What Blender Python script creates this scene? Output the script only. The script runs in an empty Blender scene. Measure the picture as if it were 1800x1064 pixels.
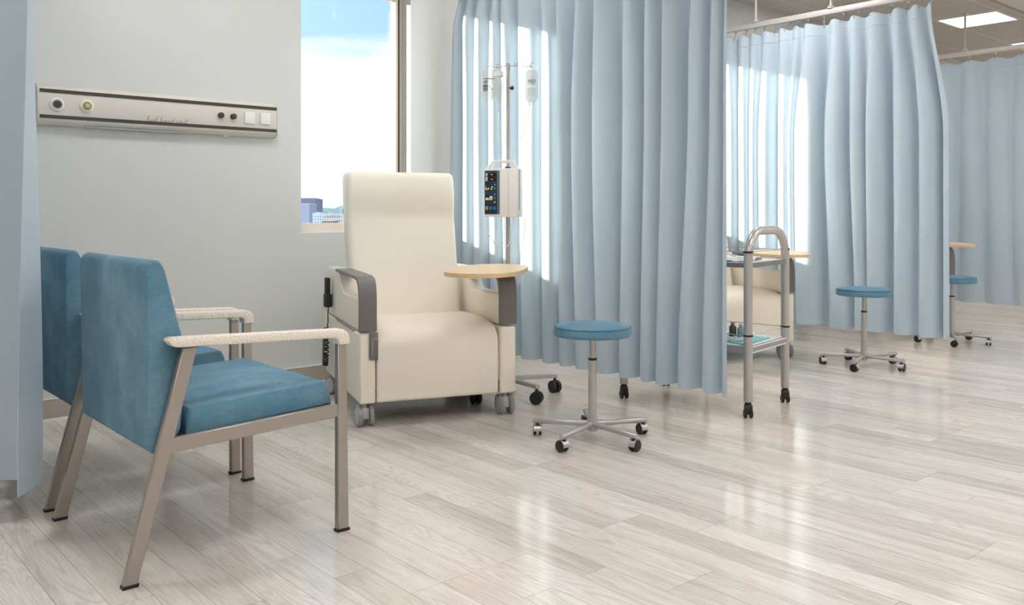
import bpy, bmesh, math, random
from mathutils import Vector, Matrix
random.seed(7)
PI = math.pi
scene = bpy.context.scene
C = scene.collection
R = math.radians

# ------------------------------------------------------------------ materials
def srgb(r, g, b):
    f = lambda c: (c/255/12.92) if c/255 <= .04045 else ((c/255+.055)/1.055)**2.4
    return (f(r), f(g), f(b), 1)

class NT:
    def __init__(s, name):
        s.m = bpy.data.materials.new(name); s.m.use_nodes = True
        s.t = s.m.node_tree; s.t.nodes.clear()
        s.out = s.t.nodes.new('ShaderNodeOutputMaterial')
    def n(s, typ, **kw):
        nd = s.t.nodes.new(typ)
        for k, v in kw.items():
            if k.startswith('i_'):
                key = k[2:]
                nd.inputs[int(key) if key.isdigit() else key.replace('_', ' ')].default_value = v
            else: setattr(nd, k, v)
        return nd
    def l(s, a, b): s.t.links.new(a, b)
    def math(s, op, a, b=None, c=None):
        nd = s.t.nodes.new('ShaderNodeMath'); nd.operation = op
        for i, x in enumerate((a, b, c)):
            if x is None: continue
            if isinstance(x, (int, float)): nd.inputs[i].default_value = x
            else: s.l(x, nd.inputs[i])
        return nd.outputs[0]
    def mix(s, fac, a, b, mode='MIX'):
        nd = s.t.nodes.new('ShaderNodeMix'); nd.data_type = 'RGBA'; nd.blend_type = mode
        for i, x in ((0, fac), (6, a), (7, b)):
            if isinstance(x, (int, float)): nd.inputs[i].default_value = x
            elif isinstance(x, tuple): nd.inputs[i].default_value = x
            else: s.l(x, nd.inputs[i])
        return nd.outputs[2]

def mat(name, col, rough=.5, metal=0, spec=.5, var=0, vscale=6, bump=0, bscale=200, stretch=(1, 1, 1),
        emit=None, estr=0, sheen=0, coat=0):
    s = NT(name); p = s.n('ShaderNodeBsdfPrincipled')
    p.inputs['Base Color'].default_value = col
    p.inputs['Roughness'].default_value = rough; p.inputs['Metallic'].default_value = metal
    p.inputs['Specular IOR Level'].default_value = spec
    p.inputs['Sheen Weight'].default_value = sheen
    p.inputs['Coat Weight'].default_value = coat
    tc = s.n('ShaderNodeTexCoord'); mp = s.n('ShaderNodeMapping'); mp.inputs['Scale'].default_value = stretch
    s.l(tc.outputs['Object'], mp.inputs[0])
    nz = s.n('ShaderNodeTexNoise', i_Scale=vscale, i_Detail=5.0); s.l(mp.outputs[0], nz.inputs['Vector'])
    v = max(var, .02)
    hi = tuple(min(1, c*(1+v)) for c in col[:3])+(1,); lo = tuple(c*(1-v) for c in col[:3])+(1,)
    s.l(s.mix(nz.outputs[0], lo, hi), p.inputs['Base Color'])
    if bump:
        n2 = s.n('ShaderNodeTexNoise', i_Scale=bscale, i_Detail=3.0); s.l(mp.outputs[0], n2.inputs['Vector'])
        b = s.n('ShaderNodeBump', i_Strength=bump, i_Distance=.002)
        s.l(n2.outputs[0], b.inputs['Height']); s.l(b.outputs[0], p.inputs['Normal'])
    if emit:
        p.inputs['Emission Color'].default_value = emit; p.inputs['Emission Strength'].default_value = estr
    s.l(p.outputs[0], s.out.inputs[0])
    return s.m

def fabric_mat(name, col, dark, light, weave=900):
    s = NT(name); p = s.n('ShaderNodeBsdfPrincipled', i_Roughness=.8)
    p.inputs['Specular IOR Level'].default_value = .25; p.inputs['Sheen Weight'].default_value = .08
    tc = s.n('ShaderNodeTexCoord')
    n1 = s.n('ShaderNodeTexNoise', i_Scale=5.0, i_Detail=8.0, i_Roughness=.65); s.l(tc.outputs['Object'], n1.inputs['Vector'])
    mp = s.n('ShaderNodeMapping'); mp.inputs['Scale'].default_value = (40, 40, 420); s.l(tc.outputs['Object'], mp.inputs[0])
    n2 = s.n('ShaderNodeTexNoise', i_Scale=1.0, i_Detail=3.0); s.l(mp.outputs[0], n2.inputs['Vector'])
    mp3 = s.n('ShaderNodeMapping'); mp3.inputs['Scale'].default_value = (420, 420, 50); s.l(tc.outputs['Object'], mp3.inputs[0])
    n3 = s.n('ShaderNodeTexNoise', i_Scale=1.0, i_Detail=2.0); s.l(mp3.outputs[0], n3.inputs['Vector'])
    f = s.math('ADD', s.math('MULTIPLY', n1.outputs[0], .62), s.math('ADD', s.math('MULTIPLY', n2.outputs[0], .2), s.math('MULTIPLY', n3.outputs[0], .18)))
    cr = s.n('ShaderNodeValToRGB'); e = cr.color_ramp.elements
    e[0].position = .36; e[0].color = dark; e[1].position = .64; e[1].color = light
    m = e.new(.5); m.color = col
    s.l(f, cr.inputs[0]); s.l(cr.outputs[0], p.inputs['Base Color'])
    b = s.n('ShaderNodeBump', i_Strength=.25, i_Distance=.001); s.l(s.math('ADD', n2.outputs[0], n3.outputs[0]), b.inputs['Height'])
    s.l(b.outputs[0], p.inputs['Normal']); s.l(p.outputs[0], s.out.inputs[0])
    return s.m

def curtain_mat():
    s = NT('curtain_cloth'); p = s.n('ShaderNodeBsdfPrincipled', i_Roughness=.75)
    p.inputs['Specular IOR Level'].default_value = .2; p.inputs['Sheen Weight'].default_value = .1
    tc = s.n('ShaderNodeTexCoord')
    n1 = s.n('ShaderNodeTexNoise', i_Scale=2.2, i_Detail=5.0); s.l(tc.outputs['Object'], n1.inputs['Vector'])
    mp = s.n('ShaderNodeMapping'); mp.inputs['Scale'].default_value = (500, 500, 60); s.l(tc.outputs['Object'], mp.inputs[0])
    n2 = s.n('ShaderNodeTexNoise', i_Scale=1.0, i_Detail=2.0); s.l(mp.outputs[0], n2.inputs['Vector'])
    f = s.math('ADD', s.math('MULTIPLY', n1.outputs[0], .6), s.math('MULTIPLY', n2.outputs[0], .4))
    col = s.mix(f, srgb(178, 194, 208), srgb(199, 212, 222))
    s.l(col, p.inputs['Base Color'])
    b = s.n('ShaderNodeBump', i_Strength=.12, i_Distance=.001); s.l(n2.outputs[0], b.inputs['Height']); s.l(b.outputs[0], p.inputs['Normal'])
    tr = s.n('ShaderNodeBsdfTranslucent'); s.l(col, tr.inputs[0])
    mx = s.n('ShaderNodeMixShader', i_0=.12); s.l(p.outputs[0], mx.inputs[1]); s.l(tr.outputs[0], mx.inputs[2])
    s.l(mx.outputs[0], s.out.inputs[0])
    return s.m

def floor_mat():
    s = NT('floor_planks'); p = s.n('ShaderNodeBsdfPrincipled')
    tc = s.n('ShaderNodeTexCoord'); sep = s.n('ShaderNodeSeparateXYZ'); s.l(tc.outputs['Object'], sep.inputs[0])
    X, Y = sep.outputs[0], sep.outputs[1]
    u = s.math('DIVIDE', s.math('SUBTRACT', X, 1.64-1.106*20), .1106)
    ci = s.math('FLOOR', u); uf = s.math('FRACT', u)
    wn = s.n('ShaderNodeTexWhiteNoise', noise_dimensions='1D'); s.l(ci, wn.inputs['W'])
    off = s.math('MULTIPLY', s.math('FLOOR', s.math('MULTIPLY', wn.outputs[0], 4)), .2325)
    v = s.math('DIVIDE', s.math('ADD', s.math('SUBTRACT', Y, 1.37-.93*20), off), .93)
    vi = s.math('FLOOR', v); vf = s.math('FRACT', v)
    cmb = s.n('ShaderNodeCombineXYZ'); s.l(ci, cmb.inputs[0]); s.l(vi, cmb.inputs[1])
    pr = s.n('ShaderNodeTexWhiteNoise', noise_dimensions='2D'); s.l(cmb.outputs[0], pr.inputs['Vector'])
    rnd = pr.outputs[0]
    # grain coordinates, shifted for every plank
    g = s.n('ShaderNodeCombineXYZ')
    s.l(s.math('ADD', X, s.math('MULTIPLY', rnd, 37)), g.inputs[0]); s.l(s.math('ADD', Y, s.math('MULTIPLY', rnd, 91)), g.inputs[1])
    warp = s.n('ShaderNodeTexNoise', i_Scale=2.6, i_Detail=2.0); s.l(g.outputs[0], warp.inputs['Vector'])
    # fine streaks
    m1 = s.n('ShaderNodeMapping'); m1.inputs['Scale'].default_value = (60, 4.2, 1); s.l(g.outputs[0], m1.inputs[0])
    n1 = s.n('ShaderNodeTexNoise', i_Scale=1.0, i_Detail=6.0, i_Roughness=.62, i_Distortion=1.2); s.l(m1.outputs[0], n1.inputs['Vector'])
    m1b = s.n('ShaderNodeMapping'); m1b.inputs['Scale'].default_value = (420, 14, 1); s.l(g.outputs[0], m1b.inputs[0])
    n1b = s.n('ShaderNodeTexNoise', i_Scale=1.0, i_Detail=3.0); s.l(m1b.outputs[0], n1b.inputs['Vector'])
    # cathedral rings
    m2 = s.n('ShaderNodeMapping'); m2.inputs['Scale'].default_value = (9, 1.15, 1); s.l(g.outputs[0], m2.inputs[0])
    n2 = s.n('ShaderNodeTexNoise', i_Scale=1.0, i_Detail=1.0, i_Distortion=.3); s.l(m2.outputs[0], n2.inputs['Vector'])
    rings = s.math('MULTIPLY_ADD', s.math('SINE', s.math('MULTIPLY', n2.outputs[0], 130)), .5, .5)
    rings = s.math('POWER', rings, 2.5)
    m3 = s.n('ShaderNodeMapping'); m3.inputs['Scale'].default_value = (14, .55, 1); s.l(g.outputs[0], m3.inputs[0])
    n3 = s.n('ShaderNodeTexNoise', i_Scale=1.0, i_Detail=2.0); s.l(m3.outputs[0], n3.inputs['Vector'])
    cr = s.n('ShaderNodeValToRGB'); e = cr.color_ramp.elements
    e[0].position = .26; e[0].color = srgb(184, 175, 165); e[1].position = .74; e[1].color = srgb(232, 226, 219)
    mm = e.new(.5); mm.color = srgb(215, 208, 200)
    f = s.math('ADD', s.math('MULTIPLY', n1.outputs[0], .62), s.math('MULTIPLY', n3.outputs[0], .38))
    f = s.math('ADD', f, s.math('MULTIPLY', s.math('SUBTRACT', n1b.outputs[0], .5), .22))
    f = s.math('ADD', f, s.math('MULTIPLY', s.math('SUBTRACT', rnd, .5), .24))
    s.l(f, cr.inputs[0])
    msk = s.math('MULTIPLY_ADD', s.math('GREATER_THAN', rnd, .68), .14, .05)
    col = s.mix(s.math('MULTIPLY', rings, msk), cr.outputs[0], srgb(140, 128, 116))
    # joints
    du = s.math('MULTIPLY', s.math('MINIMUM', uf, s.math('SUBTRACT', 1, uf)), .1106)
    dv = s.math('MULTIPLY', s.math('MINIMUM', vf, s.math('SUBTRACT', 1, vf)), .93)
    gap = s.math('LESS_THAN', s.math('MINIMUM', du, dv), .0009)
    col = s.mix(s.math('MULTIPLY', gap, .55), col, srgb(96, 86, 78))
    s.l(col, p.inputs['Base Color'])
    rr = s.n('ShaderNodeMapRange', i_3=.07, i_4=.16); s.l(n1.outputs[0], rr.inputs[0]); s.l(rr.outputs[0], p.inputs['Roughness'])
    p.inputs['Specular IOR Level'].default_value = .42
    b = s.n('ShaderNodeBump', i_Strength=.06, i_Distance=.001); s.l(s.math('SUBTRACT', n1.outputs[0], gap), b.inputs['Height']); s.l(b.outputs[0], p.inputs['Normal'])
    s.l(p.outputs[0], s.out.inputs[0])
    return s.m

def ceiling_mat():
    s = NT('ceiling_tiles'); p = s.n('ShaderNodeBsdfPrincipled', i_Roughness=.9)
    tc = s.n('ShaderNodeTexCoord'); sep = s.n('ShaderNodeSeparateXYZ'); s.l(tc.outputs['Object'], sep.inputs[0])
    def edge(a, o):
        f = s.math('FRACT', s.math('DIVIDE', s.math('ADD', a, o), .6))
        return s.math('MULTIPLY', s.math('MINIMUM', f, s.math('SUBTRACT', 1, f)), .6)
    d = s.math('MINIMUM', edge(sep.outputs[0], 60-9.5), edge(sep.outputs[1], 60-3.5))
    g = s.math('LESS_THAN', d, .006)
    nz = s.n('ShaderNodeTexNoise', i_Scale=180.0, i_Detail=3.0); s.l(tc.outputs['Object'], nz.inputs['Vector'])
    base = s.mix(nz.outputs[0], srgb(186, 177, 166), srgb(202, 193, 182))
    s.l(s.mix(g, base, srgb(222, 215, 206)), p.inputs['Base Color'])
    s.l(p.outputs[0], s.out.inputs[0]); return s.m

def glass_mat(name, tint=(1, 1, 1, 1), k=1.0, rough=0.0):
    s = NT(name); fr = s.n('ShaderNodeFresnel', i_IOR=1.45)
    t = s.n('ShaderNodeBsdfTransparent', i_Color=tint); g = s.n('ShaderNodeBsdfGlossy', i_Roughness=rough)
    nz = s.n('ShaderNodeTexNoise', i_Scale=3.0); b = s.n('ShaderNodeBump', i_Strength=.01); s.l(nz.outputs[0], b.inputs['Height']); s.l(b.outputs[0], g.inputs['Normal'])
    mx = s.n('ShaderNodeMixShader'); s.l(s.math('MULTIPLY', fr.outputs[0], k), mx.inputs[0]); s.l(t.outputs[0], mx.inputs[1]); s.l(g.outputs[0], mx.inputs[2])
    s.l(mx.outputs[0], s.out.inputs[0]); return s.m

def plastic_clear(name, tint):
    s = NT(name); t = s.n('ShaderNodeBsdfTransparent', i_Color=tint)
    p = s.n('ShaderNodeBsdfPrincipled', i_Roughness=.12); p.inputs['Base Color'].default_value = srgb(236, 238, 236)
    nz = s.n('ShaderNodeTexNoise', i_Scale=25.0, i_Detail=2.0); b = s.n('ShaderNodeBump', i_Strength=.5, i_Distance=.003)
    s.l(nz.outputs[0], b.inputs['Height']); s.l(b.outputs[0], p.inputs['Normal'])
    mx = s.n('ShaderNodeMixShader', i_0=.42); s.l(t.outputs[0], mx.inputs[1]); s.l(p.outputs[0], mx.inputs[2])
    s.l(mx.outputs[0], s.out.inputs[0]); return s.m

def emis(name, col, st):
    s = NT(name); nz = s.n('ShaderNodeTexNoise', i_Scale=2.0)
    e = s.n('ShaderNodeEmission', i_Strength=st); s.l(s.mix(nz.outputs[0], col, tuple(min(1, c*1.02) for c in col[:3])+(1,)), e.inputs[0])
    s.l(e.outputs[0], s.out.inputs[0]); return s.m

def building_mat(name, wall, win, sx, sz, fx=.55, fz=.55):
    s = NT(name); p = s.n('ShaderNodeBsdfPrincipled', i_Roughness=.8)
    tc = s.n('ShaderNodeTexCoord'); sep = s.n('ShaderNodeSeparateXYZ'); s.l(tc.outputs['Object'], sep.inputs[0])
    a = s.math('FRACT', s.math('DIVIDE', s.math('ADD', sep.outputs[0], sep.outputs[1]), sx))
    b = s.math('FRACT', s.math('DIVIDE', sep.outputs[2], sz))
    w = s.math('MULTIPLY', s.math('LESS_THAN', a, fx), s.math('LESS_THAN', b, fz))
    s.l(s.mix(w, wall, win), p.inputs['Base Color']); s.l(p.outputs[0], s.out.inputs[0]); return s.m

def speck_mat():
    s = NT('speckled_solid_surface'); p = s.n('ShaderNodeBsdfPrincipled', i_Roughness=.45)
    tc = s.n('ShaderNodeTexCoord'); nz = s.n('ShaderNodeTexNoise', i_Scale=260.0, i_Detail=4.0, i_Roughness=.7); s.l(tc.outputs['Object'], nz.inputs['Vector'])
    cr = s.n('ShaderNodeValToRGB'); e = cr.color_ramp.elements
    e[0].position = .38; e[0].color = srgb(206, 191, 176); e[1].position = .55; e[1].color = srgb(244, 237, 226)
    s.l(nz.outputs[0], cr.inputs[0]); s.l(cr.outputs[0], p.inputs['Base Color']); s.l(p.outputs[0], s.out.inputs[0]); return s.m

def wood_mat():
    s = NT('light_wood'); p = s.n('ShaderNodeBsdfPrincipled', i_Roughness=.38)
    tc = s.n('ShaderNodeTexCoord'); mp = s.n('ShaderNodeMapping'); mp.inputs['Scale'].default_value = (4, 46, 46); mp.inputs['Rotation'].default_value = (0, 0, R(-35))
    s.l(tc.outputs['Object'], mp.inputs[0]); nz = s.n('ShaderNodeTexNoise', i_Scale=1.0, i_Detail=5.0, i_Distortion=.6); s.l(mp.outputs[0], nz.inputs['Vector'])
    s.l(s.mix(nz.outputs[0], srgb(214, 178, 132), srgb(238, 210, 168)), p.inputs['Base Color']); s.l(p.outputs[0], s.out.inputs[0]); return s.m

M = dict(
    floor=floor_mat(), ceil=ceiling_mat(), curtain=curtain_mat(), wood=wood_mat(), speck=speck_mat(),
    wall=mat('painted_wall', srgb(211, 212, 211), .75, var=.012, vscale=1.5, bump=.05, bscale=160),
    white=mat('white_paint', srgb(232, 232, 230), .5),
    frame=mat('beige_window_frame', srgb(226, 214, 203), .45, var=.03),
    base=mat('baseboard_wood', srgb(178, 168, 158), .4, var=.14, vscale=4, stretch=(2, 8, 40)),
    gasket=mat('dark_gasket', srgb(70, 66, 62), .6),
    cream=mat('cream_vinyl', srgb(243, 235, 221), .42, var=.012, bump=.06, bscale=420, spec=.4),
    blue=fabric_mat('blue_upholstery', srgb(96, 136, 158), srgb(78, 121, 147), srgb(122, 156, 174)),
    champ=mat('brushed_champagne_metal', srgb(174, 166, 158), .36, .75, var=.04, vscale=3, stretch=(60, 60, 2), bump=.03),
    silver=mat('satin_silver_metal', srgb(190, 186, 183), .32, .6, var=.02),
    steel=mat('polished_steel', srgb(205, 203, 200), .18, 1.0),
    greyplastic=mat('grey_plastic', srgb(118, 114, 114), .42, var=.03),
    lgrey=mat('light_grey_plastic', srgb(188, 186, 186), .4),
    mgrey=mat('mid_grey_plastic', srgb(146, 144, 146), .4),
    black=mat('black_rubber', srgb(30, 29, 28), .45, bump=.04),
    dark=mat('dark_grey_trim', srgb(62, 57, 54), .5),
    unit=mat('warm_white_plastic', srgb(214, 208, 200), .45, var=.01),
    pump=mat('pump_white_plastic', srgb(248, 246, 242), .35),
    navy=mat('navy_display_panel', srgb(38, 58, 78), .25),
    navy2=mat('slate_panel_edge', srgb(92, 108, 122), .3),
    glassblk=mat('black_display_glass', srgb(12, 12, 14), .12),
    bluebtn=mat('blue_button', srgb(58, 122, 176), .35),
    yelbtn=mat('yellow_button', srgb(196, 168, 60), .35),
    ledy=emis('yellow_led', (1, .86, .42, 1), 1.3), ledr=emis('red_led', (1, .12, .1, 1), .9), ledo=emis('orange_led', (1, .5, .2, 1), 1.0),
    yellow=mat('yellow_ring', srgb(224, 206, 84), .4),
    glass=glass_mat('window_glass', (.97, .99, .98, 1)),
    clear=plastic_clear('clear_plastic', (.94, .95, .95, 1)), water=plastic_clear('clear_liquid_plastic', (.86, .9, .92, 1)),
    tubing=mat('white_tubing', srgb(240, 240, 238), .3),
    ink=mat('black_ink', srgb(34, 34, 36), .6), greyink=mat('grey_ink', srgb(160, 156, 150), .6),
    amber=mat('brown_glass', srgb(84, 70, 56), .12, coat=.5), tealglass=mat('blue_grey_glass', srgb(122, 152, 158), .12, coat=.5),
    teal=mat('turquoise_drape', srgb(128, 208, 214), .6, var=.04), paper=mat('white_paper', srgb(232, 234, 236), .8, var=.03, vscale=20),
    light=emis('unseen_panel_glow', (1, .985, .965, 1), 19.5), dimlight=emis('bay_panel_glow', (1, .985, .965, 1), 3.5),
)

# ------------------------------------------------------------------ mesh builder
class MB:
    def __init__(s): s.v = []; s.f = []; s.sm = []
    def add(s, vs, fs, smooth=False):
        o = len(s.v); s.v += [tuple(v) for v in vs]; s.f += [tuple(i+o for i in f) for f in fs]; s.sm += [smooth]*len(fs); return s
    def bm(s, b, smooth=False):
        b.verts.index_update(); s.add([v.co[:] for v in b.verts], [[v.index for v in f.verts] for f in b.faces], smooth); b.free(); return s
    def box(s, c, d, bevel=0, seg=2, rot=None, smooth=None):
        b = bmesh.new(); bmesh.ops.create_cube(b, size=1)
        for v in b.verts: v.co = Vector((v.co.x*d[0], v.co.y*d[1], v.co.z*d[2]))
        if bevel: bmesh.ops.bevel(b, geom=b.edges[:], offset=bevel, segments=seg, affect='EDGES', profile=.5)
        m = Matrix.Translation(c)
        if rot is not None: m = m @ rot.to_4x4()
        bmesh.ops.transform(b, matrix=m, verts=b.verts)
        return s.bm(b, bool(bevel) if smooth is None else smooth)
    def lohi(s, a, b_, bevel=0, seg=2):
        return s.box([(a[i]+b_[i])/2 for i in range(3)], [abs(b_[i]-a[i]) for i in range(3)], bevel, seg)
    def prism(s, poly, axis, a, b_, bevel=0, seg=2, smooth=None):
        """poly: 2D points; axis 'x': (y,z) 'y': (x,z) 'z': (x,y)"""
        b = bmesh.new()
        def P(p, t): return {'x': (t, p[0], p[1]), 'y': (p[0], t, p[1]), 'z': (p[0], p[1], t)}[axis]
        v0 = [b.verts.new(P(p, a)) for p in poly]; v1 = [b.verts.new(P(p, b_)) for p in poly]
        n = len(poly); b.faces.new(v0); b.faces.new(v1[::-1])
        for i in range(n): b.faces.new((v0[i], v0[(i+1) % n], v1[(i+1) % n], v1[i]))
        bmesh.ops.recalc_face_normals(b, faces=b.faces)
        if bevel:
            es = [e for e in b.edges if e.calc_face_angle(0) > R(28)]
            bmesh.ops.bevel(b, geom=es, offset=bevel, segments=seg, affect='EDGES', profile=.5, clamp_overlap=True)
        return s.bm(b, bool(bevel) if smooth is None else smooth)
    def tube(s, pts, r, seg=12, caps=True, closed=False):
        pts = [Vector(p) for p in pts]; n = len(pts); rs = r if isinstance(r, (list, tuple)) else [r]*n
        vs = []; fs = []; up = None
        for i, p in enumerate(pts):
            if closed: t = pts[(i+1) % n]-pts[i-1]
            else: t = (pts[min(i+1, n-1)]-pts[max(i-1, 0)])
            t.normalize()
            if up is None:
                up = Vector((0, 0, 1)) if abs(t.z) < .9 else Vector((1, 0, 0))
            a = t.cross(up)
            if a.length < 1e-6: a = t.orthogonal()
            a.normalize(); up = a.cross(t).normalized()
            for k in range(seg):
                q = 2*PI*k/seg; vs.append(p + (a*math.cos(q)+up*math.sin(q))*rs[i])
        m = n if closed else n-1
        for i in range(m):
            for k in range(seg):
                j = (i+1) % n; fs.append((i*seg+k, i*seg+(k+1) % seg, j*seg+(k+1) % seg, j*seg+k))
        s.add(vs, fs, True)
        if caps and not closed:
            s.add(vs[:seg], [tuple(range(seg))[::-1]]); s.add(vs[-seg:], [tuple(range(seg))])
        return s
    def lathe(s, prof, c=(0, 0, 0), axis='z', seg=24, mtx=None, smooth=True, split=None):
        vs = []; fs = []
        for r, h in prof:
            for k in range(seg):
                q = 2*PI*k/seg; p = (r*math.cos(q), r*math.sin(q), h)
                if axis == 'x': p = (h, p[0], p[1])
                if axis == 'y': p = (p[0], h, p[1])
                v = Vector(p)
                if mtx is not None: v = mtx @ v
                vs.append(v + Vector(c))
        for i in range(len(prof)-1):
            for k in range(seg): fs.append((i*seg+k, i*seg+(k+1) % seg, (i+1)*seg+(k+1) % seg, (i+1)*seg+k))
        s.add(vs, fs, smooth)
        s.add(vs[:seg], [tuple(range(seg))[::-1]]); s.add(vs[-seg:], [tuple(range(seg))])
        return s
    def cyl(s, a, b_, r, seg=20): return s.tube([a, b_], r, seg)
    def grid(s, rows, smooth=True):
        n = len(rows[0]); vs = [p for r in rows for p in r]
        fs = [(i*n+j, i*n+j+1, (i+1)*n+j+1, (i+1)*n+j) for i in range(len(rows)-1) for j in range(n-1)]
        return s.add(vs, fs, smooth)
    def xf(s, m): s.v = [tuple(m @ Vector(v)) for v in s.v]; return s
    def build(s, name, m, parent=None, recalc=True, autosmooth=True):
        me = bpy.data.meshes.new(name); me.from_pydata(s.v, [], s.f)
        me.polygons.foreach_set('use_smooth', s.sm); me.update()
        if recalc:
            b = bmesh.new(); b.from_mesh(me); bmesh.ops.remove_doubles(b, verts=b.verts, dist=1e-6)
            bmesh.ops.recalc_face_normals(b, faces=b.faces)
            if autosmooth:
                for e in b.edges:
                    if len(e.link_faces) == 2 and e.calc_face_angle(0) > R(40): e.smooth = False
            b.to_mesh(me); b.free()
        me.materials.append(M[m] if isinstance(m, str) else m)
        o = bpy.data.objects.new(name, me); C.objects.link(o)
        if parent: o.parent = parent
        return o

def thing(name, label, cat, loc=(0, 0, 0), rz=0, group=None):
    o = bpy.data.objects.new(name, None); C.objects.link(o); o.empty_display_size = .1
    o.location = loc; o.rotation_euler = (0, 0, rz); o['label'] = label; o['category'] = cat
    if group: o['group'] = group
    return o
def tag(o, label, cat, group=None):
    o['label'] = label; o['category'] = cat
    if group: o['group'] = group
    return o
def struct(o): o['kind'] = 'structure'; return o
def dup(root, loc, rz, label, skip=()):
    def cp(o, parent):
        c = o.copy(); C.objects.link(c); c.parent = parent
        for ch in o.children: cp(ch, c)
        return c
    r = root.copy(); C.objects.link(r); r.location = loc; r.rotation_euler = (0, 0, rz); r['label'] = label
    for ch in root.children:
        if ch.name.split('.')[0] not in skip: cp(ch, r)
    return r
def arc(cx, cy, r, a0, a1, n=6): return [(cx+r*math.cos(R(a0+(a1-a0)*i/n)), cy+r*math.sin(R(a0+(a1-a0)*i/n))) for i in range(n+1)]

# ------------------------------------------------------------------ room shell
WY = 5.0; WT = .2; CH = 3.1; XA, XB, YB = -2.5, 16.0, -3.6
PITCH = 2.84
WX = [2.609+PITCH*k for k in (-1, 0, 1, 3)]; WW = .821; WZ0, WZ1 = .942, 2.59  # first and last windows are unseen, added to let in more daylight
struct(MB().lohi((XA, YB, -.1), (XB, WY+WT, 0)).build('floor', 'floor'))
w = MB(); x = XA
for wx in WX:
    w.lohi((x, WY, 0), (wx, WY+WT, CH+.1)); w.lohi((wx, WY, 0), (wx+WW, WY+WT, WZ0)); w.lohi((wx, WY, WZ1), (wx+WW, WY+WT, CH+.1)); x = wx+WW
w.lohi((x, WY, 0), (XB, WY+WT, CH+.1))
struct(w.build('wall_back', 'wall'))
struct(MB().lohi((XA-.15, YB-.15, 0), (XA, WY+WT, CH+.1)).build('wall_left', 'wall'))
struct(MB().lohi((XB, YB-.15, 0), (XB+.15, WY+WT, CH+.1)).build('wall_right', 'wall'))
struct(MB().lohi((XA, YB-.15, 0), (XB, YB, CH+.1)).build('wall_front', 'wall'))
struct(MB().lohi((XA, 3.05, CH), (XB, WY, CH+.1)).build('ceiling', 'ceil'))
SOF = 2.92
struct(MB().lohi((XA, YB, SOF), (XB, 3.05, CH+.1)).build('ceiling_aisle', mat('aisle_ceiling_paint', srgb(205, 196, 188), .8)))
t = MB(); t.lohi((XA, 3.05, SOF+.012), (XB, 3.062, SOF+.03)); struct(t.build('trim_gap_shade', 'gasket'))  # dark strip stands in for the shade of the ceiling shadow gap
t = MB(); t.lohi((XA, 3.05, SOF-.002), (XB, 3.085, SOF+.012)); struct(t.build('trim_2', mat('aisle_trim_paint', srgb(150, 143, 136), .6)))
b = MB().lohi((XA, WY-.014, .012), (XB, WY, .108), .003); struct(b.build('baseboard_back', 'base'))
b = MB().lohi((XA, WY-.018, 0), (XB, WY, .012)); b.lohi((XA, WY-.016, .108), (XB, WY, .112)); struct(b.build('trim_3', 'white'))

for k, wx in enumerate(WX):
    x0, x1 = wx, wx+WW; y0, y1 = WY+.11, WY+.17
    root = struct(MB().lohi((x0, WY+.005, WZ0-.004), (x1, WY+.11, WZ0+.002)).build('window_%d' % (k+1), 'white'))
    f = MB(); fw = .05
    f.lohi((x0, y0, WZ0), (x0+fw, y1, WZ1)); f.lohi((x1-fw, y0, WZ0), (x1, y1, WZ1))
    f.lohi((x0+fw, y0, WZ0), (x1-fw, y1, WZ0+.06)); f.lohi((x0+fw, y0, WZ1-.06), (x1-fw, y1, WZ1))
    f.build('window_frame', 'frame', root)
    g = MB(); g.lohi((x1-.03, y0-.003, WZ0+.06), (x1-.018, y0, WZ1)); g.build('window_gasket', 'gasket', root)
    MB().lohi((x0+fw, y0+.028, WZ0+.06), (x1-fw, y0+.034, WZ1-.06)).build('window_pane', 'glass', root)

# ceiling lights
def ceiling_light(x, y, z, label, lm='light'):
    o = thing('ceiling_light', label, 'ceiling light', (x+.3, y+.3, z), group='square ceiling light panels')
    MB().lohi((-.285, -.285, -.006), (.285, .285, 0)).build('light_diffuser', lm, o)
    f = MB()
    f.lohi((-.3, -.3, -.012), (.3, -.285, 0)); f.lohi((-.3, .285, -.012), (.3, .3, 0))
    f.lohi((-.3, -.285, -.012), (-.285, .285, 0)); f.lohi((.285, -.285, -.012), (.3, .285, 0))
    f.build('light_frame', 'white', o); return o
ceiling_light(9.5, 3.5, CH, 'large bright square ceiling panel left of the two above the rear curtain', 'dimlight')
ceiling_light(11.5, 3.5, CH, 'ceiling light mostly hidden behind the farthest curtain track', 'dimlight')
for x in (-.5, 1.5, 3.5, 5.5, 7.5, 13.5): ceiling_light(x, 3.5, CH, 'added square ceiling light panel above the bays near the windows, unseen, out of the frame')  # unseen panels added for light, the leftmost to brighten the left curtain
for y in (.9, -1.6):  # aisle panels added out of view as frontal fill on the chairs
    for x in (-1.1, 1.1, 3.3, 5.5, 7.7, 9.9, 12.1, 14.3): ceiling_light(x, y, SOF, 'added square fill light panel in the aisle ceiling, unseen, out of the frame')

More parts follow.
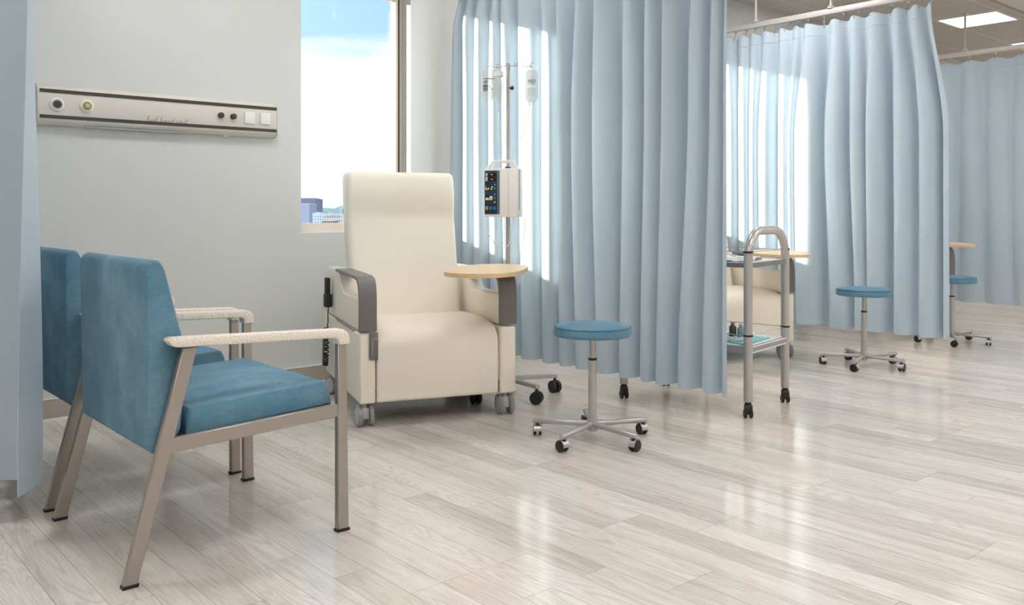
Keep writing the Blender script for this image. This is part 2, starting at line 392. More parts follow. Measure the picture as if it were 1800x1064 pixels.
# ------------------------------------------------------------------ curtain tracks
def track(x, ys, label, y_end=2.5):
    o = thing('curtain_track', label, 'curtain track', (x, WY, 2.665), group='curtain tracks across the bays')
    r = MB().lohi((-.014, y_end-WY, 0), (.014, -.03, .045), .003); r.lohi((-.004, y_end-WY, -.004), (.004, -.03, 0)); r.build('rail', 'silver' if False else MTR, o)
    MB().lohi((-.03, -.03, -.01), (.03, 0, .055), .004).build('wall_bracket', MTR, o)
    for y in ys:
        zt = (CH if y > 3.05 else SOF)-2.665
        m = MB().cyl((0, y-WY, .045), (0, y-WY, zt), .0105, 12)
        m.lathe([(.032, .045), (.030, .052), (.014, .075), (.0105, .08)], (0, y-WY, 0)); m.lathe([(.011, zt-.03), (.03, zt-.006), (.03, zt)], (0, y-WY, 0))
        m.build('hanger_rod', MTR, o)
    return o
MTR = mat('track_white_metal', srgb(202, 196, 192), .4, .15)
T1 = track(3.75, (4.378, 3.68, 2.75), 'white ceiling hung curtain track above the middle curtain beside the recliner')
track(6.60, (4.378, 3.68, 2.80), 'white ceiling hung curtain track carrying the curtain behind the trolley')
track(9.42, (4.5, 3.774, 2.95), 'white ceiling hung curtain track farthest at the right')
track(.74, (4.4, 3.7), 'white curtain track above the curtain at the left edge', 2.9)

# ------------------------------------------------------------------ curtains
def lerp(a, b, t): return a+(b-a)*t
def sstep(t): t = max(0, min(1, t)); return t*t*(3-2*t)
def curtain(name, X, tracks_, ztop, zbot, label, amp=.30, nsub=14, nrow=46, seed=1, sway=.0, side=1, cap=.047, xo=()):
    """tracks_: list of (y_top, y_mid, y_bottom) crest lines, from wall to aisle"""
    rnd = random.Random(seed); n = len(tracks_)
    am = [rnd.uniform(.8, 1.15) for _ in range(n)]; ph = [rnd.uniform(-.12, .12) for _ in range(n)]
    wob = [(rnd.uniform(0, 6), rnd.uniform(.001, .004)) for _ in range(n)]
    ov = [rnd.uniform(.07, .135) for _ in range(n)]; rows = []
    for i in range(nrow+1):
        v = i/nrow; v = v if v > .12 else v  # 0 top, 1 bottom
        z = lerp(ztop, zbot, v)
        ys = []
        for k, (a, b_, c) in enumerate(tracks_):
            y = lerp(a, b_, sstep(v/.38)) if v < .38 else lerp(b_, c, sstep((v-.38)/.62))
            if 0 < k < n-1: y += wob[k][1]*math.sin(v*7+wob[k][0])*(.3+v)
            ys.append(y)
        XS = [xo[k] if k < len(xo) else 0 for k in range(n)]; ys = [y*(X+XS[k])/X for k, y in enumerate(ys)]
        row = []
        for k in range(n-1):
            d = abs(ys[k+1]-ys[k]); A = min(cap, amp*d)*am[k]*lerp(.55, 1, sstep(v/.18))
            for j in range(nsub + (1 if k == n-2 else 0)):
                t = j/nsub
                tw = t+ph[k]*math.sin(PI*t)*math.sin(PI*t)
                f = .5*(1-math.cos(2*PI*tw)); f = f**1.25
                y = lerp(ys[k], ys[k+1], t) - ov[k]*d*math.sin(2*PI*t)*sstep(v/.3)
                x = X + lerp(XS[k], XS[k+1], sstep(t))*sstep(v/.12) + 2*A*f*side + sway*math.sin(v*3+k)*.01
                dz = .012*math.cos(2*PI*t)*(1-sstep(v/.06))-.004*math.cos(2*PI*t)*sstep((v-.9)/.1)
                row.append((x, y, z+dz))
        rows.append(row)
    o = MB().grid(rows).build(name, 'curtain', None, recalc=False)
    tag(o, label, 'curtain', 'blue privacy curtains')
    # stitched header band and side hem
    hd = MB()
    hz = ztop-.09
    idx = min(range(len(rows)), key=lambda i: abs(rows[i][0][2]-hz))
    hd.tube([(p[0]-.001*side, p[1], hz) for p in rows[idx]], .0022, 5)
    hd.build('header_stitching', 'curtain', o)
    hm = MB().tube([r[-1] for r in rows], .0022, 6); hm.build('side_hem', 'curtain', o)
    return o, rows
def hooks(o, rows, xr, zr, n, nsub=14):
    cols = len(rows[0])
    for k in range(n):
        j = int((k+.02)*(cols-1)/(n-1)); j = min(cols-1, j)
        p = rows[0][j]
        m = MB(); zt = zr-.004
        m.lathe([(.006, zt-.016), (.011, zt-.011), (.011, zt-.003), (.005, zt)], (xr, p[1], 0), seg=10)
        q = [(xr, p[1], zt-.01), (xr+.004, p[1], zt-.03), (lerp(xr, p[0], .6), p[1], lerp(zt, p[2], .7)), (p[0]+.001, p[1], p[2]-.012), (p[0]-.006, p[1], p[2]-.02), (p[0]-.010, p[1], p[2]-.008)]
        m.tube(q, .0024, 7); m.build('curtain_hook', 'steel', o)

ct = [4.868, 4.759, 4.62, 4.455, 4.357, 4.18, 3.943, 3.833, 3.655, 3.518, 3.279, 3.128, 3.014, 2.791, 2.686, 2.614]
cm = [4.90, 4.74, 4.63, 4.467, 4.329, 4.169, 3.933, 3.818, 3.702, 3.518, 3.254, 3.128, 3.018, 2.809, 2.70, 2.624]
cb = [4.953, 4.727, 4.62, 4.438, 4.312, 4.142, 3.933, 3.789, 3.669, 3.491, 3.313, 3.152, 3.065, 2.893, 2.74, 2.621]
o, rw = curtain('privacy_curtain', 3.695, list(zip(ct, cm, cb)), 2.60, .153, 'pale blue privacy curtain between infusion stand and trolley, sunlit beside the window', seed=3, xo=(-.06, -.055, -.05, -.03, -.015))
hooks(o, rw, 3.75, 2.665, 16)
ct = [4.9, 4.77, 4.628, 4.481, 4.372, 4.248, 4.09, 3.958, 3.86, 3.62, 3.458, 3.301, 3.115, 2.974, 2.857]
cm = [4.92, 4.78, 4.61, 4.475, 4.383, 4.298, 4.09, 4.026, 3.953, 3.625, 3.458, 3.324, 3.089, 2.90, 2.730]
cb = [4.94, 4.78, 4.61, 4.475, 4.383, 4.282, 4.09, 4.01, 3.947, 3.567, 3.421, 3.324, 3.089, 2.90, 2.728]
o, rw = curtain('privacy_curtain', 6.535, list(zip(ct, cm, cb)), 2.595, .153, 'pale blue privacy curtain behind the trolley and second stool, its hooks and track in view', seed=11, amp=.30, cap=.075)
hooks(o, rw, 6.60, 2.665, 19)
cc = [4.95-.245*k for k in range(10)]
o, rw = curtain('privacy_curtain', 9.40, [(y, y-.01*math.sin(y*9), y+.02*math.sin(y*5)) for y in cc], 2.60, .153, 'flatter pale blue curtain farthest back at the right edge', amp=.12, seed=5)
hooks(o, rw, 9.42, 2.665, 10)

# curtain at the left edge: custom folded tip
def left_curtain():
    zt, zb = 2.60, .153; rows = []
    for i in range(47):
        v = i/46; z = lerp(zt, zb, v)
        q = sstep((zt-.35-z)/1.9)      # 0 near top of the picture, 1 at the bottom
        A = (lerp(.56, .60, q), lerp(3.50, 3.50, q))
        B_ = (lerp(.685, .715, q), lerp(3.405, 3.41, q))
        Cc = (lerp(.736, .775, q), lerp(3.345, 3.35, q))
        D = (lerp(.720, .667, q), lerp(3.30, 3.20, q))
        key = [(.70, 4.94), (.64, 4.86), (.74, 4.74), (.62, 4.62), (.74, 4.50), (.60, 4.36), (.74, 4.22), (.60, 4.08), (.75, 3.94), (.60, 3.82), (.72, 3.70), (.58, 3.60), A, B_, Cc, D]
        row = []
        for k in range(len(key)-1):
            p0 = key[max(k-1, 0)]; p1 = key[k]; p2 = key[k+1]; p3 = key[min(k+2, len(key)-1)]
            for j in range(8 + (1 if k == len(key)-2 else 0)):
                t = j/8; tt = .55
                def cr(a, b_, c, d):
                    m0 = (c-a)*tt*.6; m1 = (d-b_)*tt*.6
                    return (2*t**3-3*t*t+1)*b_+(t**3-2*t*t+t)*m0+(-2*t**3+3*t*t)*c+(t**3-t*t)*m1
                row.append((cr(p0[0], p1[0], p2[0], p3[0]), cr(p0[1], p1[1], p2[1], p3[1]), z))
        rows.append(row)
    o = MB().grid(rows).build('privacy_curtain', 'curtain', None, recalc=False)
    tag(o, 'pale blue curtain at the left edge of the photo, nearest the armchairs', 'curtain', 'blue privacy curtains')
    MB().tube([r[-1] for r in rows], .0022, 6).build('side_hem', 'curtain', o)
    hooks(o, rows, .74, 2.665, 12)
left_curtain()

# ------------------------------------------------------------------ bed head unit
def bed_head_unit():
    X0, X1, Z0, Z1, Yf = 1.122, 2.422, 1.522, 1.728, 4.945
    o = thing('bed_head_unit', 'long cream wall mounted bed head unit with two dark stripes and sockets', 'wall unit', (0, 0, 0))
    o.location = ((X0+X1)/2, WY, (Z0+Z1)/2); cx, cz = (X0+X1)/2, (Z0+Z1)/2; W2 = (X1-X0)/2; H2 = (Z1-Z0)/2; d = WY-Yf
    prof = [(-.0, -H2), (-.03, -H2), (-d+.004, -H2+.018), (-d, -H2+.026), (-d, H2-.026), (-d+.004, H2-.018), (-.03, H2), (0, H2)]
    m = MB().prism(prof, 'x', -W2, W2, .002, 1); m.build('unit_body', 'unit', o)
    m = MB(); m.prism([(-.0, -H2-.001), (-.03, -H2-.001), (-d+.002, -H2+.018), (-d-.002, -H2+.026), (-d-.002, H2-.026), (-d+.002, H2-.018), (-.03, H2+.001), (0, H2+.001)], 'x', -W2-.004, -W2)
    m.prism([(-.0, -H2-.001), (-.03, -H2-.001), (-d+.002, -H2+.018), (-d-.002, -H2+.026), (-d-.002, H2-.026), (-d+.002, H2-.018), (-.03, H2+.001), (0, H2+.001)], 'x', W2, W2+.004)
    m.build('end_caps', 'unit', o)
    for z in (1.694, 1.562): MB().lohi((-W2+.006, -d-.003, z-cz-.0088), (W2-.003, -d+.001, z-cz+.0088)).build('dark_stripe', 'dark', o)
    def at(u, v):   # position on the front plane
        a = (u-900)/1552; c_, s_ = math.cos(R(41)), math.sin(R(41)); ry = -a*s_+c_; rx = a*c_+s_; t_ = Yf/ry
        return rx*t_-cx, 1.08+(371-v)/1552*t_-cz
    x, z = at(100, 183.5)
    g = MB().lathe([(.034, 0), (.034, -.006), (.030, -.009), (.024, -.009)], (x, -d, z), 'y', 28).build('gas_outlet', 'white', o); g['label'] = 'white rimmed outlet with dark centre'
    MB().lathe([(.024, -.008), (.024, -.012), (.020, -.012)], (x, -d, z), 'y', 24).build('outlet_ring', 'mgrey', g)
    MB().lathe([(.018, -.011), (.018, -.014), (.013, -.016)], (x, -d, z), 'y', 24).build('outlet_centre', 'dark', g)
    x, z = at(152.5, 186.5)
    g = MB().lathe([(.034, 0), (.034, -.006), (.030, -.009), (.024, -.009)], (x, -d, z), 'y', 28).build('gas_outlet', 'white', o); g['label'] = 'white rimmed outlet with yellow ring'
    MB().lathe([(.025, -.008), (.025, -.012), (.020, -.012)], (x, -d, z), 'y', 24).build('outlet_ring', 'yellow', g)
    MB().lathe([(.019, -.011), (.019, -.013), (.017, -.0135)], (x, -d, z), 'y', 24).build('outlet_gap', 'greyplastic', g)
    MB().lathe([(.013, -.012), (.013, -.017), (.009, -.018)], (x, -d, z), 'y', 24).build('outlet_centre', 'lgrey', g)
    for u, v in ((387.5, 203), (409.5, 205)):
        x, z = at(u, v); k = MB().lathe([(.0165, 0), (.0165, -.018), (.014, -.024), (.006, -.025)], (x, -d, z), 'y', 24).build('round_knob', 'dark', o)
    for u, v in ((438.5, 207.5), (466, 209)):
        x, z = at(u, v); MB().box((x, -d-.004, z), (.062, .01, .068), .003).build('switch_plate', 'white', o)
    # lettering "bed head unit" in a handwritten style: pen strokes in a 0..1 x-height frame
    L = {'b': [[(0, .9), (.1, 1.9), (.22, 1.9), (.12, .9), (.05, .1), (.3, 0), (.5, .4), (.4, .9), (.2, .8)], .62],
         'e': [[(0, .2), (.25, .5), (.45, .8), (.3, 1), (.08, .6), (.12, .1), (.35, 0), (.6, .3)], .6],
         'd': [[(.5, .8), (.3, 1), (.05, .6), (.08, .1), (.3, .05), (.5, .5), (.66, 1.8), (.55, .6), (.5, .1), (.72, .15)], .72],
         'h': [[(0, .1), (.15, 1.2), (.25, 1.9), (.15, 1.7), (.05, 0), (.2, .7), (.4, 1), (.42, .5), (.42, 0), (.62, .25)], .62],
         'a': [[(.5, .9), (.3, 1), (.05, .6), (.08, .1), (.3, .05), (.5, .6), (.52, .95), (.48, .2), (.55, 0), (.72, .25)], .7],
         'u': [[(0, .7), (.1, 1), (.06, .3), (.15, 0), (.35, .2), (.5, 1), (.46, .2), (.55, 0), (.72, .3)], .7],
         'n': [[(0, .7), (.1, 1), (.06, 0), (.2, .7), (.4, 1), (.42, .3), (.5, 0), (.68, .3)], .68],
         'i': [[(0, .4), (.15, 1), (.1, .2), (.2, 0), (.38, .3)], .38],
         't': [[(0, .4), (.2, 1.7), (.1, .3), (.2, 0), (.42, .2)], .42], ' ': [None, .5]}
    x0, z0 = at(258, 216); x1, z1 = at(330, 219.5); txt = 'bed head unit'; tw = sum(L[c][1] for c in txt)*1.12; sc = (x1-x0)/tw
    m = MB(); cx_ = 0
    for ch in txt:
        st, wd = L[ch]
        if st: m.tube([(x0+(cx_+px+.15*py)*sc, -d-.0012, z0+.001+py*sc*.8) for px, py in st], .0015, 5)
        if ch == 'i': m.lathe([(.0012, 0), (.0012, -.001)], (x0+(cx_+.4)*sc, -d-.001, z0+1.4*sc*.8), 'y', 6)
        if ch == 't': m.tube([(x0+(cx_)*sc, -d-.0012, z0+1.05*sc), (x0+(cx_+.5)*sc, -d-.0012, z0+1.1*sc)], .001, 5)
        cx_ += wd*1.12
    m.build('lettering', 'greyink', o)
    m = MB().box((.34, -.022, -H2-.004), (.03, .02, .012), .003); m.build('pull_switch', 'white', o)
    m = MB().lohi((-.42, -.04, -H2-.003), (.1, -.012, -H2+.001)); m.build('down_light_cover', 'lgrey', o)
bed_head_unit()

# ------------------------------------------------------------------ armchairs
def armchair():
    OX, OY = 1.17, 3.0
    o = thing('armchair', 'blue upholstered metal frame armchair in front, nearest the camera', 'armchair', (OX, OY, 0), group='blue armchairs side by side')
    sh = lambda P: [(p[0]-OX, p[1]) for p in P]
    bk = [(.912, .358), (.898, .375), (.893, .60), (.889, .90), (.896, .925), (.915, .936), (.932, .93), (.945, .905), (1.006, .665), (1.010, .64), (1.004, .56), (.992, .425), (.982, .405), (.94, .364)]
    m = MB().prism(sh(bk), 'y', -.34, .34, .009, 3)
    # gentle crown on the upholstery
    vv = []
    for (x, y, z) in m.v:
        k = 1-(y/.34)**2; vv.append((x-.006*k*(1 if x < -.23 else -1), y, z+.004*k*(1 if z > .7 else 0)))
    m.v = vv; m.build('backrest', 'blue', o)
    st = MB(); nx, ny = 26, 30; rows = []
    xa, xb, ya, yb = 1.008-OX, 1.502-OX, -.338, .338
    def sq(t, r): # rounded border falloff
        return 1-(max(0, abs(t)-(1-r))/r)**2.4 if abs(t) > 1-r else 1
    zb = lambda x: .405+(x-xa)/(xb-xa)*.025
    for i in range(nx+1):
        s_ = -math.cos(PI*i/nx); row = []
        for j in range(ny+1):
            t_ = -math.cos(PI*j/ny)
            x = lerp(xa, xb, (s_+1)/2); y = lerp(ya, yb, (t_+1)/2)
            e = max(0, sq(s_, .09))*max(0, sq(t_, .07)); h = .074*e**.5 + .009*(1-s_*s_)*(1-t_*t_)
            ins = (1-e)*0
            row.append((x, y, zb(x)+.0+h))
        rows.append(row)
    st.grid(rows); st.grid([[(p[0], p[1], zb(p[0])) for p in r] for r in rows]); st.build('seat', 'blue', o)
    for sy in (-1, 1):
        y = sy*.37; a, b_ = y-.0125, y+.0125
        # rear leg
        l = MB().prism(sh([(.812, .008), (.852, .008), (1.026, .672), (.982, .672)]), 'y', a, b_, .0025, 1).build('leg', 'champ', o)
        MB().prism(sh([(.810, 0), (.854, 0), (.856, .009), (.812, .009)]), 'y', a-.0015, b_+.0015).build('foot_cap', 'black', l)
        l = MB().prism(sh([(1.503, .008), (1.545, .008), (1.535, .655), (1.503, .655)]), 'y', a, b_, .0025, 1).build('leg', 'champ', o)
        MB().prism(sh([(1.501, 0), (1.547, 0), (1.547, .009), (1.501, .009)]), 'y', a-.0015, b_+.0015).build('foot_cap', 'black', l)
        MB().prism(sh([(.935, .366), (1.503, .389), (1.503, .432), (.946, .409)]), 'y', a+.001, b_-.001, .002, 1).build('seat_rail', 'champ', o)
        arm = [(.932, .700), (.945, .707)] + [(1.495, .684)] + arc(1.505, .648, .036, 80, 0, 6) + [(1.541, .632), (1.499, .632), (1.499, .648), (1.488, .656)] + [(.965, .677), (.950, .680)]
        MB().prism(sh(arm), 'y', y-.026, y+.026, .006, 2).build('armrest', 'speck', o)
    MB().lohi((1.505-OX, -.358, .385), (1.53-OX, .358, .425)).build('front_rail', 'champ', o)
    MB().lohi((.955-OX, -.358, .372), (.98-OX, .358, .402)).build('rear_rail', 'champ', o)
    MB().lohi((.99-OX, -.33, .392), (1.50-OX, .33, .407)).build('seat_board', 'black', o)
    return o
A1 = armchair()
dup(A1, (1.17, 3.862, 0), 0, 'second blue armchair behind the nearest one, partly hidden by the left curtain')

# ------------------------------------------------------------------ recliner
RO = (2.336, 3.83); RR = R(-19.55)
def twin_caster(parent, x, y, rot, r, gap, th, wheel, fork, hub, top, stem_r, name='caster'):
    Mx = Matrix.Translation((x, y, 0)) @ Matrix.Rotation(rot, 4, 'Z')
    body = MB()
    body.lathe([(stem_r, r*1.6), (stem_r, top)], (0, 0, 0), seg=14)
    body.prism([(-r*.55, r*.75), (-r*.45, r*1.75), (r*.35, r*1.9), (r*.55, r*1.6), (r*.45, r*.7), (0, r*.55)], 'x', -gap*.5, gap*.5, .003, 2)
    c = body.xf(Mx).build(name, fork, parent)
    for s_ in (-1, 1):
        w_ = MB().lathe([(r*.55, s_*gap*.52), (r*.97, s_*gap*.52), (r, s_*(gap*.52+.003)), (r, s_*(gap*.52+th-.003)), (r*.94, s_*(gap*.52+th)), (r*.8, s_*(gap*.52+th*.94))], (0, 0, r), 'x', 24)
        wo = w_.xf(Mx).build('wheel', wheel, c)
        if hub: MB().lathe([(r*.78, s_*(gap*.52+th*.85)), (r*.78, s_*(gap*.52+th*1.02)), (r*.3, s_*(gap*.52+th*1.1))], (0, 0, r), 'x', 20).xf(Mx).build('wheel_hub', hub, c)
    return c

def recliner():
    o = thing('recliner_chair', 'cream vinyl treatment recliner by the window with swing-over wooden tray', 'recliner chair', RO+(0,), RR, group='cream treatment recliners')
    # seat
    prof = [(-.052, .130), (-.056, .28), (-.052, .40)] + [( -.040, .435), (-.012, .465), (.03, .483)] + [(.15, .497), (.35, .500), (.60, .490), (.60, .40), (.2, .30), (.12, .13), (-.04, .120)]
    m = MB().prism(prof, 'x', .064, .708, .010, 3)
    m.v = [(x, y-(.010*(1-((x-.386)/.322)**2) if y < .02 else 0), z+(.008*(1-((x-.386)/.322)**2) if z > .44 else 0)) for x, y, z in m.v]
    m.build('seat_cushion', 'cream', o)
    # backrest: loft of rounded sections
    ctrl = [  # z, yfront, yback, half width
        (.40, .50, .66, .316), (.47, .515, .675, .320), (.60, .545, .70, .322), (.80, .590, .745, .322), (.98, .628, .785, .322),
        (1.03, .641, .795, .322), (1.07, .645, .81, .322), (1.12, .638, .818, .322), (1.20, .640, .83, .322), (1.262, .652, .838, .321), (1.288, .660, .836, .318), (1.302, .672, .828, .311), (1.307, .69, .81, .303)]
    rows = []
    cx = .372
    for z, yf, yb, hw in ctrl:
        r = min(.035, (yb-yf)*.35); pts = []
        for (qx, qy, a0) in ((-1, 1, 90), (-1, -1, 180), (1, -1, 270), (1, 1, 0)):
            ccx = cx+qx*(hw-r); ccy = (yb-r) if qy > 0 else (yf+r)
            for k in range(5):
                a = R(a0+90*k/4); pts.append((ccx+r*math.cos(a), ccy+r*math.sin(a)-.008*(1-((ccx-cx)/hw)**2)*(qy < 0), z))
            if qy == -1 and qx == -1:
                for k in range(1, 8): xx = lerp(cx-hw+r, cx+hw-r, k/8); pts.append((xx, yf-.010*(1-((xx-cx)/hw)**4), z))
        pts.append(pts[0]); rows.append(pts)
    m = MB().grid(rows); m.add(rows[-1][:-1], [tuple(range(len(rows[-1])-1))], True); m.add(rows[0][:-1], [tuple(range(len(rows[0])-1))])
    m.build('backrest', 'cream', o)
    MB().lohi((.07, .62, .30), (.70, .70, .45), .01).build('rear_panel', 'cream', o)
    for s_, x0, x1 in ((0, -.022, .060), (1, .722, .812)):
        low = [(-.042, .118), (-.042, .470), (.98, .470), (.985, .20), (.93, .118), (.30, .118)]
        MB().prism(low, 'x', x0, x1, .012, 3).build('side_panel', 'cream', o)
        up = [(-.030, .477), (-.030, .615)] + [(-.012, .640), (.02, .640), (.42, .635), (.46, .65), (.50, .69), (.52, .730), (.56, .7395), (.64, .741), (.65, .752), (.90, .750), (.96, .735), (.985, .69), (.985, .477)]
        MB().prism(up, 'x', x0+.004, x1-.004, .010, 3).build('arm_panel', 'cream', o)
        # bent pad strip
        out = [(-.046, .480), (-.046, .620), (-.042, .672), (-.030, .712), (-.008, .737), (.03, .749), (.10, .753), (.34, .755), (.60, .755)]
        inn = [(.60, .739), (.34, .738), (.10, .735), (.045, .731), (.012, .720), (-.009, .698), (-.020, .665), (-.026, .620), (-.026, .480)]
        MB().prism(out+inn, 'x', x0-.004, x1+.004, .003, 1).build('armrest_pad', 'greyplastic', o)
        MB().lohi((x0-.003 if s_ == 0 else x1-.003, .10, .4655), (x0+.003 if s_ == 0 else x1+.003, .60, .4715)).build('side_groove', 'mgrey', o)
    l = MB().lohi((.024, -.056, .338), (.068, -.040, .475), .003).build('tray_latch', 'greyplastic', o)
    q = MB().lohi((.034, -.062, .365), (.042, -.054, .44), .001); q.lohi((.034, -.064, .436), (.064, -.054, .444), .001); q.build('latch_lever', 'mgrey', l)
    MB().lohi((.03, -.03, .125), (.76, .90, .19), .01).build('chassis', 'greyplastic', o)
    for x, y, r_ in ((0.012, .01, .05), (.765, .005, -.05), (.02, .86, .4), (.75, .86, .2)):
        twin_caster(o, x, y, r_, .053, .036, .022, 'mgrey', 'lgrey', 'lgrey', .128, .014)
    # swing tray
    tr = [(.386, -.147), (.46, -.02), (.565, .137), (.65, .225), (.73, .265), (.80, .262), (.865, .225), (.895, .175), (.91, .085), (.89, -.02), (.82, -.16), (.745, -.29), (.66, -.40), (.585, -.452), (.50, -.465), (.42, -.435), (.36, -.37), (.345, -.28)]
    P = [Vector(p) for p in tr]; n = len(P); sm = []
    for i in range(n):
        for t_ in (0, .25, .5, .75):
            a, b_, c, d = P[i-1], P[i], P[(i+1) % n], P[(i+2) % n]
            sm.append(tuple(.5*((2*b_)+(c-a)*t_+(2*a-5*b_+4*c-d)*t_*t_+(3*b_-a-3*c+d)*t_**3)))
    tt = MB().prism(sm, 'z', .762, .783, 0); tt = tt.build('tray_table', 'wood', o)
    m = MB().lohi((.70, -.02, .753), (.82, .10, .763), .003); m.cyl((.775, .05, .74), (.775, .05, .77), .016); m.build('tray_bracket', 'mgrey', tt)
    m = MB().tube([(.83, .12, .60), (.83, .10, .74), (.80, .07, .755)], .009, 10); m.build('tray_arm', 'mgrey', tt)
    return o
REC = recliner()
dup(REC, (RO[0]+2.725, RO[1]+.01, 0), RR, 'cream recliner partly visible behind the steel trolley')
dup(REC, (RO[0]+5.46, RO[1]+.0, 0), RR, 'recliner farthest right, only its wooden tray shows past the curtain')

# hand control hanging on the recliner side
def recl_pt(x, y, z):
    c_, s_ = math.cos(RR), math.sin(RR); return (RO[0]+x*c_-y*s_, RO[1]+x*s_+y*c_, z)
def hand_control():
    p = recl_pt(-.022, .75, .545)
    o = thing('hand_control', 'black handset in a holder with coiled cord on the recliner side', 'hand control', p, RR)
    MB().lohi((-.044, -.030, -.02), (-.002, .030, .055), .005).build('holder', 'black', o)
    h = MB().lohi((-.040, -.022, .0), (-.010, .022, .15), .008); h.build('handset', 'black', o)
    b = MB()
    for z in (.075, .095, .115): b.lohi((-.042, -.008, z), (-.039, .008, z+.009), .001)
    b.build('handset_buttons', 'mgrey', o)
    pts = [(-.018, 0, -.02), (-.02, .012, -.06), (-.022, -.006, -.10), (-.025, .0, -.13)]
    n = 260
    for i in range(n):
        t_ = i/(n-1); zz = -.14-.20*math.sin(t_*PI) if False else None
        if t_ < .62: z = lerp(-.14, -.36, t_/.62); yy = lerp(.0, .02, t_/.62)
        else:
            q = (t_-.62)/.38; z = -.36+.20*q-.03*math.sin(q*PI); yy = .02-.042*math.sin(q*PI/2)
        a = t_*2*PI*24; pts.append((-.034+.015*math.cos(a), yy+.016*math.sin(a), z))
    MB().tube(pts, .0034, 6).build('coiled_cord', 'black', o)
hand_control()

# ------------------------------------------------------------------ stools
def black_caster(parent, x, y, rot, r=.0265, top=.062, hood=True):
    Mx = Matrix.Translation((x, y, 0)) @ Matrix.Rotation(rot, 4, 'Z')
    c = MB().lathe([(.0065, r*1.2), (.0065, top)], (0, .0, 0), seg=10)
    c.lathe([(.011, r*1.75), (.011, r*1.95), (.006, r*2.1)], (0, 0, 0), seg=12)
    c = c.xf(Mx).build('caster', 'black', parent)
    yo = r*.35
    for s_ in (-1, 1):
        MB().lathe([(r*.6, s_*.0055), (r*.97, s_*.006), (r, s_*.009), (r, s_*.0165), (r*.9, s_*.0195), (r*.3, s_*.0205)], (0, yo, r), 'x', 20).xf(Mx).build('wheel', 'black', c)
    if hood:
        rr = r*1.12; rows = []
        for i in range(11):
            a = R(-5+135*i/10); rows.append([(xx, yo-rr*math.cos(a)*(-1 if False else 1), r+rr*math.sin(a)) for xx in (-.019, -.006, .006, .019)])
        MB().grid(rows).xf(Mx).build('wheel_hood', 'silver', c)
    return c
def stool(first_ang, cas):
    o = thing('rolling_stool', 'round blue rolling stool in the centre, nearest of the three', 'stool', (3.025, 2.90, 0), group='blue rolling stools')
    R_ = .184
    prof = [(.02, .493), (R_-.006, .493), (R_, .498), (R_+.002, .505), (R_-.004, .532), (R_-.008, .538), (R_-.020, .543), (R_*.5, .548), (.005, .549)]
    s_ = MB().lathe(prof, seg=64).build('seat', 'blue', o)
    MB().tube([((R_-.0035)*math.cos(a*PI/24), (R_-.0035)*math.sin(a*PI/24), .5345) for a in range(48)], .0018, 6, closed=True).build('piping', mat('piping_blue', srgb(52, 98, 126), .7), s_)
    MB().lathe([(.06, .485), (.075, .494)], seg=24).build('seat_plate', 'greyplastic', o)
    MB().cyl((0, 0, .37), (0, 0, .49), .0150, 24).build('gas_lift', 'silver', o)
    MB().lathe([(.019, .374), (.0205, .377), (.0205, .383), (.019, .386)], seg=24).build('column_ring', 'black', o)
    MB().cyl((0, 0, .05), (0, 0, .376), .0195, 24).build('column', 'silver', o)
    h = MB().lathe([(.020, .042), (.024, .046), (.025, .09), (.021, .112)], seg=24)
    for k in range(5):
        a = R(first_ang+72*k); h.cyl((.018*math.cos(a), .018*math.sin(a), .074), (.06*math.cos(a), .06*math.sin(a), .073), .0165, 14)
    h.build('hub', 'silver', o)
    for k in range(5):
        a = R(first_ang+72*k); c_, d_ = math.cos(a), math.sin(a)
        m = MB().tube([(.05*c_, .05*d_, .073), (.285*c_, .285*d_, .071), (.289*c_, .289*d_, .071)], [.0125, .0125, .010], 16); m.build('leg', 'silver', o)
        black_caster(o, .268*c_, .268*d_, R(cas[k]))
    return o
ST = stool(-165, (2, -84, -12, 150, -40))
dup(ST, (5.88, 3.03, 0), R(1), 'round blue rolling stool in front of the second curtain, middle of three')
dup(ST, (7.48, 3.10, 0), R(13), 'blue rolling stool at the right, half hidden by the second curtain')

